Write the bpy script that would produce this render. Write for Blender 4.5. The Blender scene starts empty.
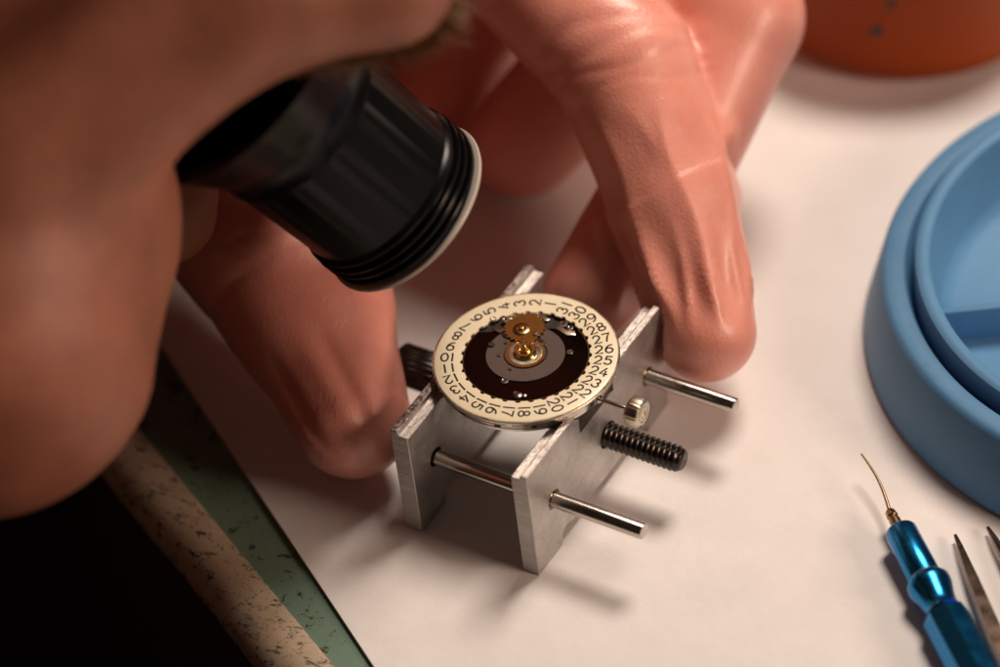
import bpy, bmesh, math, random
import numpy as np
from mathutils import Vector, Matrix
random.seed(7); rng = np.random.default_rng(5)
S = bpy.context.scene
C = bpy.context.collection
PI = math.pi
# 1 unit = 1 cm.  Origin: on the paper under the centre of the watch movement;
# X runs along the guide rods of the holder, Y along its two jaws, Z is up.
S.unit_settings.system = 'METRIC'; S.unit_settings.scale_length = 0.01

# ------------------------------------------------------------------ materials
def mat(name, col, rough=.5, metal=0., **kw):
    m = bpy.data.materials.new(name); m.use_nodes = True
    b = m.node_tree.nodes['Principled BSDF']
    b.inputs['Base Color'].default_value = (*col, 1)
    b.inputs['Roughness'].default_value = rough
    b.inputs['Metallic'].default_value = metal
    for k, v in kw.items(): b.inputs[k.replace('_', ' ')].default_value = v
    return m
def nodes(m): return m.node_tree.nodes, m.node_tree.links, m.node_tree.nodes['Principled BSDF']
def coords(m, scale=(1, 1, 1), rot=(0, 0, 0)):
    n, l, b = nodes(m)
    tc = n.new('ShaderNodeTexCoord'); mp = n.new('ShaderNodeMapping')
    mp.inputs['Scale'].default_value = scale; mp.inputs['Rotation'].default_value = rot
    l.new(tc.outputs['Object'], mp.inputs['Vector']); return mp.outputs['Vector']
def noise(m, scale, detail=4, rough=.6, vec=None, dist=0):
    n, l, b = nodes(m)
    t = n.new('ShaderNodeTexNoise'); t.inputs['Scale'].default_value = scale
    t.inputs['Detail'].default_value = detail; t.inputs['Roughness'].default_value = rough
    t.inputs['Distortion'].default_value = dist
    l.new(vec if vec else coords(m), t.inputs['Vector']); return t.outputs['Fac']
def ramp(m, fac, stops):
    n, l, b = nodes(m)
    r = n.new('ShaderNodeValToRGB'); e = r.color_ramp.elements
    while len(e) < len(stops): e.new(.5)
    for el, (p, c) in zip(e, stops):
        el.position = p; el.color = (*c, 1) if len(c) == 3 else c
    l.new(fac, r.inputs['Fac']); return r.outputs['Color']
def mixc(m, fac, a, b_):
    n, l, b = nodes(m)
    x = n.new('ShaderNodeMix'); x.data_type = 'RGBA'
    for s, v in ((x.inputs[0], fac), (x.inputs[6], a), (x.inputs[7], b_)):
        if isinstance(v, (int, float)): s.default_value = v
        elif isinstance(v, tuple): s.default_value = (*v, 1)
        else: l.new(v, s)
    return x.outputs[2]
def bump(m, h, strength=.3, dist=.02, prev=None):
    n, l, b = nodes(m)
    t = n.new('ShaderNodeBump'); t.inputs['Strength'].default_value = strength
    t.inputs['Distance'].default_value = dist
    l.new(h, t.inputs['Height'])
    if prev: l.new(prev, t.inputs['Normal'])
    l.new(t.outputs['Normal'], b.inputs['Normal']); return t.outputs['Normal']
def to(m, sock, name):
    n, l, b = nodes(m); l.new(sock, b.inputs[name])

G = lambda v: (v, v, v)
# paper
M_paper = mat('paper', (.80, .78, .765), .75)
pc = ramp(M_paper, noise(M_paper, .9, 6, .6), [(.3, (.77, .75, .735)), (.7, (.83, .81, .80))])
fleck = ramp(M_paper, noise(M_paper, 7., 2, .5, dist=.6), [(.215, G(.55)), (.24, G(0))])
to(M_paper, mixc(M_paper, fleck, pc, (.42, .36, .30)), 'Base Color')
f1 = bump(M_paper, noise(M_paper, 26, 5, .7), .25, .02)
bump(M_paper, noise(M_paper, 1.6, 3, .5), .15, .12, f1)
# bench paint and trim
M_green = mat('green_bench_paint', (.05, .11, .075), .42)
sp = ramp(M_green, noise(M_green, 3.2, 6, .75, dist=.4), [(.385, G(0)), (.42, G(1))])
sp2 = ramp(M_green, noise(M_green, 9., 4, .8, dist=.2), [(.34, G(0)), (.38, G(1))])
g0 = ramp(M_green, noise(M_green, 1.1, 4), [(.3, (.13, .21, .155)), (.75, (.17, .27, .20))])
to(M_green, mixc(M_green, sp2, (.030, .025, .018), mixc(M_green, sp, (.035, .03, .02), g0)), 'Base Color')
bump(M_green, sp2, .4, .02)
M_trim = mat('worn_beige_trim', (.40, .30, .2), .5)
vt = coords(M_trim, (1, 1, 1), (0, 0, math.radians(27)))
st = coords(M_trim, (1.0, 2.8, 2.0), (0, 0, math.radians(-40)))
c1 = ramp(M_trim, noise(M_trim, 3.0, 9, .8, st, .25), [(.42, G(0)), (.45, G(1))])
c2 = ramp(M_trim, noise(M_trim, 11, 5, .8, vt, .3), [(.37, G(0)), (.41, G(1))])
c4 = ramp(M_trim, noise(M_trim, 1.7, 9, .72, vt, .2), [(.345, G(0)), (.365, G(1))])
c3 = ramp(M_trim, noise(M_trim, 1.4, 5, .6), [(.25, (.42, .32, .22)), (.75, (.60, .48, .35))])
to(M_trim, mixc(M_trim, c2, (.055, .035, .022), mixc(M_trim, c1, (.05, .032, .02), mixc(M_trim, c4, (.04, .028, .02), c3))), 'Base Color')
bump(M_trim, c1, .6, .03)
M_front = mat('dark_bench_front', (.10, .05, .03), .6)
bump(M_front, noise(M_front, 3), .3, .05)
M_floor = mat('dark_floor', (.03, .02, .015), .7)
to(M_floor, ramp(M_floor, noise(M_floor, .05, 5), [(.3, (.02, .014, .01)), (.7, (.04, .028, .02))]), 'Base Color')
# metals
def brushed(name, col, rough, scale, strength, metal=1., rv=.12, dist=.004):
    m = mat(name, col, rough, metal)
    v = coords(m, scale)
    h = noise(m, 1.0, 5, .7, v)
    bump(m, h, strength, dist)
    k = noise(m, 2.2, 5, .65)
    n, l, b = nodes(m)
    mr = n.new('ShaderNodeMapRange'); l.new(k, mr.inputs[0])
    mr.inputs[1].default_value = .3; mr.inputs[2].default_value = .7
    mr.inputs[3].default_value = rough - rv; mr.inputs[4].default_value = rough + rv
    l.new(mr.outputs[0], b.inputs['Roughness'])
    return m
M_alu = brushed('bead_blasted_aluminium', (.52, .50, .48), .46, (24, 24, 24), .35, .92)
to(M_alu, ramp(M_alu, noise(M_alu, 7, 8, .8), [(.3, (.42, .39, .37)), (.7, (.60, .57, .55))]), 'Base Color')
M_aluend = brushed('sawn_aluminium', (.66, .64, .62), .44, (2, 2, 55), .9, .85, .1, .02)
to(M_aluend, ramp(M_aluend, noise(M_aluend, 1.0, 5, .8, coords(M_aluend, (1.5, 1.5, 45))), [(.3, (.42, .38, .35)), (.65, (.80, .76, .72))]), 'Base Color')
M_alutop = brushed('filed_aluminium', (.70, .67, .63), .40, (34, 14, 14), 1.0, 1., .14, .012)
kk = ramp(M_alutop, noise(M_alutop, 16, 6, .8), [(.36, (.25, .20, .17)), (.50, (.58, .54, .50))])
to(M_alutop, kk, 'Base Color')
M_alutop_dim = brushed('rough_aluminium_dim', (.5, .45, .42), .42, (34, 14, 14), 1.0, 1., .14, .014)  # rough filed strip, its weaker lamp reflection painted in as darker colour
kk = ramp(M_alutop_dim, noise(M_alutop_dim, 15, 6, .8), [(.44, (.10, .07, .06)), (.60, (.50, .44, .40))])
to(M_alutop_dim, kk, 'Base Color')
M_steel = brushed('turned_steel', (.56, .52, .47), .2, (60, 3, 3), .25, 1., .06)
M_nickel = mat('nickel_plate', (.68, .64, .59), .2, 1.)
bump(M_nickel, noise(M_nickel, 9, 3), .05, .02)
M_thread = mat('black_oxide_steel', (.05, .042, .036), .26, .9)
bump(M_thread, noise(M_thread, 18, 4), .3, .01)
M_threadw = M_thread
M_cream = mat('cream_enamel', (.83, .74, .53), .38, 0, Coat_Weight=.15)
to(M_cream, ramp(M_cream, noise(M_cream, 2.4, 5, .6), [(.3, (.79, .69, .48)), (.7, (.86, .78, .58))]), 'Base Color')
bump(M_cream, noise(M_cream, 40, 3), .06, .005)
M_ink = mat('black_ink', (.012, .010, .008), .35)
M_black_polish = mat('black_polished_steel', (.065, .052, .052), .11, 1.)
hz = noise(M_black_polish, 3, 4)
bump(M_black_polish, hz, .03, .01)
M_matte_plate = mat('frosted_nickel', (.09, .062, .052), .55, .6)
bump(M_matte_plate, noise(M_matte_plate, 70, 4, .8), .8, .006)
M_gold = mat('polished_brass', (.80, .58, .22), .2, 1.)
M_gold2 = mat('amber_brass', (.60, .36, .10), .24, 1.)
bump(M_gold2, noise(M_gold2, 12, 4), .15, .01)
M_pit = mat('dark_recess', (.02, .015, .012), .5, .3)
M_ruby = mat('ruby_jewel', (.55, .03, .06), .1, 0)
M_crown = brushed('brass_steel_crown', (.62, .55, .43), .3, (20, 20, 20), .5, 1.)
# loupe
M_blackp = mat('black_plastic', (.003, .003, .0035), .26, 0, Specular_IOR_Level=.16)
bump(M_blackp, noise(M_blackp, 14, 4), .06, .01)
M_rim = mat('ivory_rim', (.46, .42, .36), .4)
M_glass = mat('lens_glass', (1, 1, 1), .03, 0, Transmission_Weight=1., IOR=1.5)
# plastics
M_blue = mat('blue_plastic', (.13, .30, .49), .5, 0, Specular_IOR_Level=.3, Subsurface_Weight=.15, Subsurface_Scale=.3)
to(M_blue, ramp(M_blue, noise(M_blue, .8, 5), [(.3, (.12, .28, .46)), (.7, (.14, .32, .52))]), 'Base Color')
bump(M_blue, noise(M_blue, 9, 5, .7), .14, .02)
scf = ramp(M_blue, noise(M_blue, 1.6, 6, .8, coords(M_blue, (1, 1, 5)), 1.2), [(.36, G(.5)), (.40, G(0))])
to(M_blue, mixc(M_blue, scf, ramp(M_blue, noise(M_blue, .8, 5), [(.3, (.085, .235, .43)), (.7, (.105, .27, .475))]), (.085, .20, .34)), 'Base Color')
M_orange = mat('orange_plastic', (.40, .065, .003), .5, 0, Specular_IOR_Level=.2, Transmission_Weight=.3, IOR=1.4, Subsurface_Weight=.2, Subsurface_Scale=.4)
M_darkbit = mat('blackened_scrap', (.02, .016, .014), .5)
M_anod = brushed('blue_anodised_aluminium', (.018, .21, .50), .25, (3, 3, 60), .2, 1., .06)
M_anod2 = mat('worn_anodised_edge', (.35, .40, .45), .35, 1.)
M_bronze = mat('bronze', (.38, .25, .14), .25, 1.)
M_twz = brushed('dark_tweezer_steel', (.16, .115, .09), .25, (30, 3, 3), .3, 1., .08)
# skin, glove, cloth, hair
def skin(name, a, b, sss, rough, bs, bstr, vein=None):
    m = mat(name, a, rough, 0, Subsurface_Weight=sss, Subsurface_Scale=.35)
    m.node_tree.nodes['Principled BSDF'].inputs['Subsurface Radius'].default_value = (1., .42, .3)
    to(m, ramp(m, noise(m, .9, 5, .6), [(.3, a), (.7, b)]), 'Base Color')
    p = bump(m, noise(m, bs, 4, .65), bstr, .03)
    return m, p
M_skin, _ = skin('skin', (.27, .095, .055), (.42, .155, .092), .35, .5, 9, .25)
M_glove, p1 = skin('pink_latex', (.68, .265, .20), (.80, .35, .28), .3, .30, 30, .3)
M_glove.node_tree.nodes['Principled BSDF'].inputs['Coat Weight'].default_value = .25
M_glove.node_tree.nodes['Principled BSDF'].inputs['Coat Roughness'].default_value = .22
# the stretched film wrinkles: fine curved creases over the latex
nn, ll, bb = nodes(M_glove)
wv = nn.new('ShaderNodeTexWave'); wv.inputs['Scale'].default_value = 1.1; wv.inputs['Distortion'].default_value = 9
wv.inputs['Detail'].default_value = 3; wv.inputs['Detail Scale'].default_value = .9
ll.new(coords(M_glove, (1, 1.3, .7)), wv.inputs['Vector'])
cr = ramp(M_glove, wv.outputs['Fac'], [(.0, G(1)), (.10, G(0)), (1., G(0))])
p2 = bump(M_glove, cr, .07, .03, p1)
pores = nn.new('ShaderNodeTexVoronoi'); pores.inputs['Scale'].default_value = 17; ll.new(coords(M_glove), pores.inputs['Vector'])
bump(M_glove, pores.outputs['Distance'], .12, .03, p2)
M_cloth = mat('black_cotton', (.012, .011, .012), .85, 0, Sheen_Weight=.2)
bump(M_cloth, noise(M_cloth, 8), .3, .05)
M_hair = mat('brown_hair', (.16, .09, .04), .5)
M_brow = mat('sandy_eyebrow_hair', (.17, .085, .035), .45)
M_eye = mat('eye_white', (.75, .72, .68), .15)
M_iris = mat('iris', (.07, .05, .03), .15)
M_lip = mat('lip', (.45, .17, .13), .4)

# ------------------------------------------------------------------ object helpers
def link(name, me, m, parent=None):
    o = bpy.data.objects.new(name, me); C.objects.link(o)
    if m: me.materials.append(m)
    if parent: o.parent = parent
    return o
def obj(name, bm, m, parent=None, smooth=True, angle=35):
    me = bpy.data.meshes.new(name); bmesh.ops.recalc_face_normals(bm, faces=bm.faces)
    bm.to_mesh(me); bm.free()
    if smooth:
        me.polygons.foreach_set('use_smooth', [True] * len(me.polygons))
        me.set_sharp_from_angle(angle=math.radians(angle))
    return link(name, me, m, parent)
def thing(name, label, cat, loc=(0, 0, 0), group=None):
    o = bpy.data.objects.new(name, None); C.objects.link(o); o.location = loc
    o.empty_display_size = .5
    o['label'] = label; o['category'] = cat
    if group: o['group'] = group
    return o
def tag(o, label, cat, group=None):
    o['label'] = label; o['category'] = cat
    if group: o['group'] = group
    return o
def frame(a, b):
    a, b = Vector(a), Vector(b); z = (b - a).normalized()
    x = z.orthogonal().normalized(); y = z.cross(x)
    return Matrix(((x.x, y.x, z.x, a.x), (x.y, y.y, z.y, a.y), (x.z, y.z, z.z, a.z), (0, 0, 0, 1)))
def lathe(bm, prof, seg=64, mx=None, close=False, rfun=None):
    """prof: list of (r, z). Revolved about local z, then mx."""
    mx = mx or Matrix(); rings = []
    for r, z in prof:
        if r < 1e-6: rings.append([bm.verts.new(mx @ Vector((0, 0, z)))]); continue
        rr = []
        for i in range(seg):
            t = 2 * PI * i / seg; k = r * (rfun(t, z) if rfun else 1)
            rr.append(bm.verts.new(mx @ Vector((k * math.cos(t), k * math.sin(t), z))))
        rings.append(rr)
    pairs = list(zip(rings, rings[1:])) + ([(rings[-1], rings[0])] if close else [])
    for A, B in pairs:
        for i in range(seg):
            j = (i + 1) % seg
            if len(A) == 1 and len(B) == 1: continue
            if len(A) == 1: bm.faces.new((A[0], B[i], B[j]))
            elif len(B) == 1: bm.faces.new((A[i], A[j], B[0]))
            else: bm.faces.new((A[i], A[j], B[j], B[i]))
def T(x, y, z): return Matrix.Translation((x, y, z))
def prism(bm, pts, z0, z1, mx=None, bevel=0):
    mx = mx or Matrix()
    a = [bm.verts.new(mx @ Vector((x, y, z0))) for x, y in pts]
    b = [bm.verts.new(mx @ Vector((x, y, z1))) for x, y in pts]
    bm.faces.new(a); bm.faces.new(b)
    for i in range(len(pts)):
        j = (i + 1) % len(pts); bm.faces.new((a[i], a[j], b[j], b[i]))
    if bevel:
        bmesh.ops.recalc_face_normals(bm, faces=bm.faces)
        bmesh.ops.bevel(bm, geom=list(bm.edges), offset=bevel, segments=2, affect='EDGES', profile=.5)
def rod(bm, a, b, r, ch=.03, seg=40):
    L = (Vector(b) - Vector(a)).length
    lathe(bm, [(0, 0), (r - ch, 0), (r - ch * .3, ch * .3), (r, ch), (r, L - ch), (r - ch * .3, L - ch * .3), (r - ch, L), (0, L)], seg, frame(a, b))
def annulus(bm, r0, r1, z0, z1, seg=96, mx=None, ch=.012):
    lathe(bm, [(r0, z0), (r0, z1 - ch), (r0 + ch, z1), (r1 - ch, z1), (r1, z1 - ch), (r1, z0)], seg, mx, close=True)

# ------------------------------------------------------------------ signed distance modelling (numpy)
def surface_net(Fv, xs, ys, zs):
    Sg = Fv < 0
    c = [Sg[i:Sg.shape[0] - 1 + i, j:Sg.shape[1] - 1 + j, k:Sg.shape[2] - 1 + k] for i in (0, 1) for j in (0, 1) for k in (0, 1)]
    cnt = np.zeros(c[0].shape, np.int8)
    for a in c: cnt += a
    I, Jx, K = np.nonzero((cnt > 0) & (cnt < 8)); n = len(I)
    acc = np.zeros((n, 3)); num = np.zeros(n)
    X = (xs, ys, zs)
    for ax in range(3):
        o = [a for a in range(3) if a != ax]
        for p in (0, 1):
            for q in (0, 1):
                d = [0, 0, 0]; d[o[0]] = p; d[o[1]] = q; e = list(d); e[ax] = 1
                i0 = (I + d[0], Jx + d[1], K + d[2]); i1 = (I + e[0], Jx + e[1], K + e[2])
                f0 = Fv[i0]; f1 = Fv[i1]; m = (f0 < 0) != (f1 < 0)
                den = np.where(m, f0 - f1, 1); t = np.where(m, f0 / den, 0)
                P0 = np.stack([X[a][i0[a]] for a in range(3)], 1); P1 = np.stack([X[a][i1[a]] for a in range(3)], 1)
                acc += np.where(m[:, None], P0 + (P1 - P0) * t[:, None], 0); num += m
    V = acc / num[:, None]
    idx = -np.ones(c[0].shape, np.int64); idx[I, Jx, K] = np.arange(n)
    quads = []
    for ax in range(3):
        o = [a for a in range(3) if a != ax]
        s0 = [slice(1, -1)] * 3; s1 = [slice(1, -1)] * 3
        s0[ax] = slice(0, -1); s1[ax] = slice(1, None)
        A = Sg[tuple(s0)]; B = Sg[tuple(s1)]
        E = np.nonzero(A != B); inside = A[E]
        base = [E[0].copy(), E[1].copy(), E[2].copy()]
        for a in o: base[a] = base[a] + 1
        def cell(p, q):
            b2 = [b.copy() for b in base]; b2[o[0]] -= p; b2[o[1]] -= q
            return idx[b2[0], b2[1], b2[2]]
        q4 = np.stack([cell(0, 0), cell(1, 0), cell(1, 1), cell(0, 1)], 1)
        flip = inside if ax != 1 else ~inside
        q4[~flip] = q4[~flip][:, ::-1]
        quads.append(q4)
    Q = np.concatenate(quads); Q = Q[(Q >= 0).all(1)]
    return V, Q
def np_mesh(name, V, Q, m, parent=None):
    me = bpy.data.meshes.new(name)
    me.vertices.add(len(V)); me.vertices.foreach_set('co', V.astype(np.float32).ravel())
    me.loops.add(len(Q) * 4); me.loops.foreach_set('vertex_index', Q.astype(np.int32).ravel())
    me.polygons.add(len(Q)); me.polygons.foreach_set('loop_start', np.arange(0, len(Q) * 4, 4, dtype=np.int32))
    me.update(calc_edges=True); me.validate()
    me.polygons.foreach_set('use_smooth', [True] * len(me.polygons))
    return link(name, me, m, parent)
def relax(V, Q, it=2, lam=.5):
    for _ in range(it):
        s = np.zeros_like(V); c = np.zeros(len(V))
        for a, b in ((0, 1), (1, 2), (2, 3), (3, 0)):
            np.add.at(s, Q[:, a], V[Q[:, b]]); np.add.at(c, Q[:, a], 1)
            np.add.at(s, Q[:, b], V[Q[:, a]]); np.add.at(c, Q[:, b], 1)
        V = V * (1 - lam) + lam * s / np.maximum(c, 1)[:, None]
    return V
class Grid:
    def __init__(s, xs, ys, zs):
        s.xs, s.ys, s.zs = [np.asarray(a, np.float64) for a in (xs, ys, zs)]
        s.X = s.xs[:, None, None].astype(np.float32); s.Y = s.ys[None, :, None].astype(np.float32); s.Z = s.zs[None, None, :].astype(np.float32)
        s.F = np.full((len(s.xs), len(s.ys), len(s.zs)), 50., np.float32)
    def box(s, lo, hi):
        out = []
        for a, l, h in zip((s.xs, s.ys, s.zs), lo, hi):
            i = max(0, np.searchsorted(a, l) - 1); j = min(len(a), np.searchsorted(a, h) + 1)
            out.append(slice(i, max(j, i)))
        return tuple(out)
    def add(s, f, lo, hi, k, sub=False):
        b = s.box(lo, hi)
        if any(q.stop <= q.start for q in b): return
        d = f(s.X[b[0]], s.Y[:, b[1]], s.Z[:, :, b[2]]).astype(np.float32)
        A = s.F[b]
        if sub:
            h = np.clip(.5 - .5 * (A + d) / k, 0, 1); s.F[b] = A * (1 - h) - d * h + k * h * (1 - h)
        else:
            h = np.clip(.5 + .5 * (A - d) / k, 0, 1); s.F[b] = A * (1 - h) + d * h - k * h * (1 - h)
    def cone(s, a, b, ra, rb, k=.3, sub=False):
        a = np.array(a, float); b = np.array(b, float); ab = b - a; L = float(ab @ ab) + 1e-9
        R = max(ra, rb) + 3 * k + .8
        def f(X, Y, Z):
            h = np.clip(((X - a[0]) * ab[0] + (Y - a[1]) * ab[1] + (Z - a[2]) * ab[2]) / L, 0, 1)
            return np.sqrt((X - a[0] - h * ab[0]) ** 2 + (Y - a[1] - h * ab[1]) ** 2 + (Z - a[2] - h * ab[2]) ** 2) - (ra + (rb - ra) * h)
        s.add(f, np.minimum(a, b) - R, np.maximum(a, b) + R, k, sub)
    def ell(s, c, r, ax=None, k=.3, sub=False):
        c = np.array(c, float); r = np.array(r, float); ax = np.eye(3) if ax is None else np.array(ax)
        R = r.max() + 3 * k + .8
        def f(X, Y, Z):
            q = [((X - c[0]) * ax[i][0] + (Y - c[1]) * ax[i][1] + (Z - c[2]) * ax[i][2]) for i in range(3)]
            k0 = np.sqrt(sum((q[i] / r[i]) ** 2 for i in range(3))); k1 = np.sqrt(sum((q[i] / r[i] ** 2) ** 2 for i in range(3)))
            return k0 * (k0 - 1) / np.maximum(k1, 1e-6)
        s.add(f, c - R, c + R, k, sub)
    def mesh(s): return surface_net(s.F, s.xs, s.ys, s.zs)
def axis_pts(lo, hi, flo, fhi, fine, coarse):
    p = [flo]
    st = fine
    while p[-1] < fhi: p.append(p[-1] + fine)
    q = p[-1]; st = fine
    while q < hi: st = min(st * 1.12, coarse); q += st; p.append(q)
    q = flo; st = fine; pre = []
    while q > lo: st = min(st * 1.12, coarse); q -= st; pre.append(q)
    return np.array(pre[::-1] + p)

# ================================================================== THE SETTING
bm = bmesh.new(); v = [bm.verts.new(p) for p in ((-400, -400, -75), (400, -400, -75), (400, 400, -75), (-400, 400, -75))]; bm.faces.new(v)
o = obj('floor', bm, M_floor, smooth=False); o['kind'] = 'structure'

# work bench.  e: along its edge, n: out towards the sitter
P0 = Vector((-6.4735, -1.9924, 0)); e = Vector((.8917, -.4526, 0)).normalized(); n_ = Vector((-.4526, -.8917, 0)).normalized()
def bp(s, d, z): q = P0 + e * s + n_ * d; return (q.x, q.y, z)
bench = thing('workbench', 'old green painted workbench with chipped beige edging under the white paper', 'workbench', bp(0, 0, -75))
def btag(name, bm, m, **k):
    o = obj(name, bm, m, bench, **k); o.matrix_parent_inverse = Matrix.Translation(bench.location).inverted(); return o
bm = bmesh.new()
pts = [bp(-60, 0, 0), bp(70, 0, 0), bp(70, -70, 0), bp(-60, -70, 0)]
prism(bm, [(p[0], p[1]) for p in pts], -3.0, -.08)
btag('bench_top', bm, M_green, smooth=False)
bm = bmesh.new()
prof = [(-.002, -.66), (-.002, -.075), (.01, -.045), (.05, -.035), (.24, -.035)]
for i in range(1, 11):
    t = i / 10 * PI / 2; prof.append((.24 + .58 * math.sin(t), -.035 - .50 + .50 * math.cos(t)))
prof += [(.81, -.58), (.76, -.62), (.3, -.66)]
NS = 130; rows = []
for i in range(NS + 1):
    s = -60 + 130 * i / NS
    rows.append([bm.verts.new(bp(s, d + (.02 * math.sin(s * 1.3) * (d > .3)), z)) for d, z in prof])
for a, b in zip(rows, rows[1:]):
    for i in range(len(prof)):
        j = (i + 1) % len(prof); bm.faces.new((a[i], a[j], b[j], b[i]))
btag('edge_trim', bm, M_trim)
bm = bmesh.new()
prism(bm, [(p[0], p[1]) for p in (bp(-60, .2, 0), bp(70, .2, 0), bp(70, -1, 0), bp(-60, -1, 0))], -75, -.67)
btag('front_panel', bm, M_front, smooth=False)

# sheet of paper
bm = bmesh.new()
pe = Vector((.8473, -.5311, 0)); pn = Vector((.5311, .8473, 0)); pp = Vector((-6.6577, -.6049, 0))
cs = [pp - pe * 11 , pp + pe * 21, pp + pe * 21 + pn * 30, pp - pe * 11 + pn * 30]
prism(bm, [(c.x, c.y) for c in cs], -.06, 0)
o = obj('paper_sheet', bm, M_paper, smooth=False); tag(o, 'white paper work sheet lying along the edge of the green bench', 'paper')

# ================================================================== MOVEMENT HOLDER
H = 2.105; YF, YB = -2.086, 1.99
hold = thing('movement_holder', 'silver two jaw movement vice with guide rods and black threaded screw under the watch movement', 'holder', (0, 0, 0))
def apply_bool(o, cutters):
    for c in cutters:
        md = o.modifiers.new('b', 'BOOLEAN'); md.object = c; md.operation = 'DIFFERENCE'; md.solver = 'EXACT'
    dg = bpy.context.evaluated_depsgraph_get(); dg.update()
    me = bpy.data.meshes.new_from_object(o.evaluated_get(dg))
    o.modifiers.clear(); o.data = me
    for c in cutters: bpy.data.objects.remove(c)
def jaw(x0, x1, inner, notch):
    """inner = +1 if the inner (ledge) side is at x1"""
    w = x1 - x0
    led = .085; lw = w * .5
    if inner > 0: sec = [(x0, 0), (x1, 0), (x1, H - led), (x1 - lw, H - led), (x1 - lw - .03, H), (x0, H)]
    else: sec = [(x0, 0), (x1, 0), (x1, H), (x0 + lw + .03, H), (x0 + lw, H - led), (x0, H - led)]
    bm = bmesh.new()
    # section in XZ, extruded along Y; local (x, z, y)
    mx = Matrix(((1, 0, 0, 0), (0, 0, 1, 0), (0, 1, 0, 0), (0, 0, 0, 1)))
    prism(bm, sec, YF, YB, mx)
    bmesh.ops.recalc_face_normals(bm, faces=bm.faces)
    bmesh.ops.bevel(bm, geom=[e_ for e_ in bm.edges], offset=.012, segments=1, affect='EDGES', clamp_overlap=True)
    o = obj('jaw', bm, M_alu, hold, angle=28)
    cuts = []
    def cut(f):
        b = bmesh.new(); f(b); bmesh.ops.recalc_face_normals(b, faces=b.faces)
        me = bpy.data.meshes.new('c'); b.to_mesh(me); b.free(); c = bpy.data.objects.new('c', me); C.objects.link(c); cuts.append(c)
    # seat for the round movement
    cut(lambda b: lathe(b, [(0, 1.99), (1.39, 1.99), (1.39, 2.6), (0, 2.6)], 96))
    for y, z, r in ((-1.456, 1.075, .165), (1.465, 1.075, .165), (.179, .961, .23)):
        cut(lambda b: lathe(b, [(0, 0), (r, 0), (r, w + .4), (0, w + .4)], 40, frame((x0 - .2, y, z), (x1 + .2, y, z))))
    mx2 = Matrix(((0, 0, 1, 0), (1, 0, 0, 0), (0, 1, 0, 0), (0, 0, 0, 1)))
    cut(lambda b: prism(b, [(-1.40, -.1), (-1.34, .20), (-1.22, .29), (-1.08, .25), (-1.0, .20), (1.1, .20), (1.3, .12), (1.36, -.1)], x0 - .1, x1 + .1, mx2))
    if notch:
        cut(lambda b: prism(b, [(-.57, 2.3), (-.57, 1.67), (.46, 1.67), (.46, 2.3)], x0 - .1, x1 + .1, mx2))
    apply_bool(o, cuts)
    me = o.data; me.materials.clear()
    for m in (M_alu, M_aluend, M_alutop, M_alutop_dim): me.materials.append(m)
    for p in me.polygons:
        nz = p.normal
        cz = sum(me.vertices[i].co.z for i in p.vertices) / len(p.vertices)
        p.material_index = 1 if abs(nz.y) > .7 and cz > .0 and p.area > .05 else (2 if (nz.z > .45 and cz > 1.9) else 0)
        if p.material_index == 2 and cz > H - .03 and inner > 0: p.material_index = 3
        p.use_smooth = True
    me.set_sharp_from_angle(angle=math.radians(25))
    return o
jaw(-1.172, -.871, 1, False)
jaw(.932, 1.218, -1, True)
for y, xe, x0 in ((-1.456, 2.763, -1.45), (1.465, 2.763, -1.3)):
    bm = bmesh.new(); rod(bm, (x0, y, 1.075), (xe, y, 1.075), .125, .02)
    r_ = obj('guide_rod', bm, M_steel, hold)
    bm = bmesh.new(); rod(bm, (.78, y, 1.075), (.90, y, 1.075), .175, .015)
    obj('collar', bm, M_steel, r_)
    bm = bmesh.new(); annulus(bm, .135, .155, 0, .018, 40, frame((1.205, y, 1.075), (1.3, y, 1.075)), .004)
    obj('bush', bm, M_bronze, r_)
def screw_mesh(x0, x1, y, z, r=.212, d=.034, pitch=.092, seg=40, per=12):
    bm = bmesh.new(); L = x1 - x0; n = int(L / pitch * per); mx = frame((x0, y, z), (x1, y, z))
    rings = []
    for i in range(n + 1):
        zz = L * i / n; rr = []
        endf = min(1, (L - zz) / .09, zz / .09)
        for j in range(seg):
            t = 2 * PI * j / seg; ph = ((zz / pitch - j / seg) % 1)
            tri = abs(ph - .5) * 2; k = r - d * 1.35 * (1 - min(1, tri * 1.12))
            k = min(k, r - .055 * (1 - endf))
            rr.append(bm.verts.new(mx @ Vector((k * math.cos(t), k * math.sin(t), zz))))
        rings.append(rr)
    for A, B in zip(rings, rings[1:]):
        for j in range(seg): bm.faces.new((A[j], A[(j + 1) % seg], B[(j + 1) % seg], B[j]))
    bm.faces.new(rings[0]); bm.faces.new(rings[-1]); return bm
sw = obj('threaded_screw', screw_mesh(-2.0, 2.527, .179, .961), M_thread, hold, angle=60)
bm = bmesh.new(); lathe(bm, [(0, 0), (.30, 0), (.34, .03), (.34, .74), (.30, .78), (0, .78)], 96, frame((-2.55, .179, .961), (0, .179, .961)), rfun=lambda t, z: 1 - (.05 if math.sin(t * 24) < 0 else 0))
obj('knurled_knob', bm, M_thread, sw, angle=50)

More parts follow.
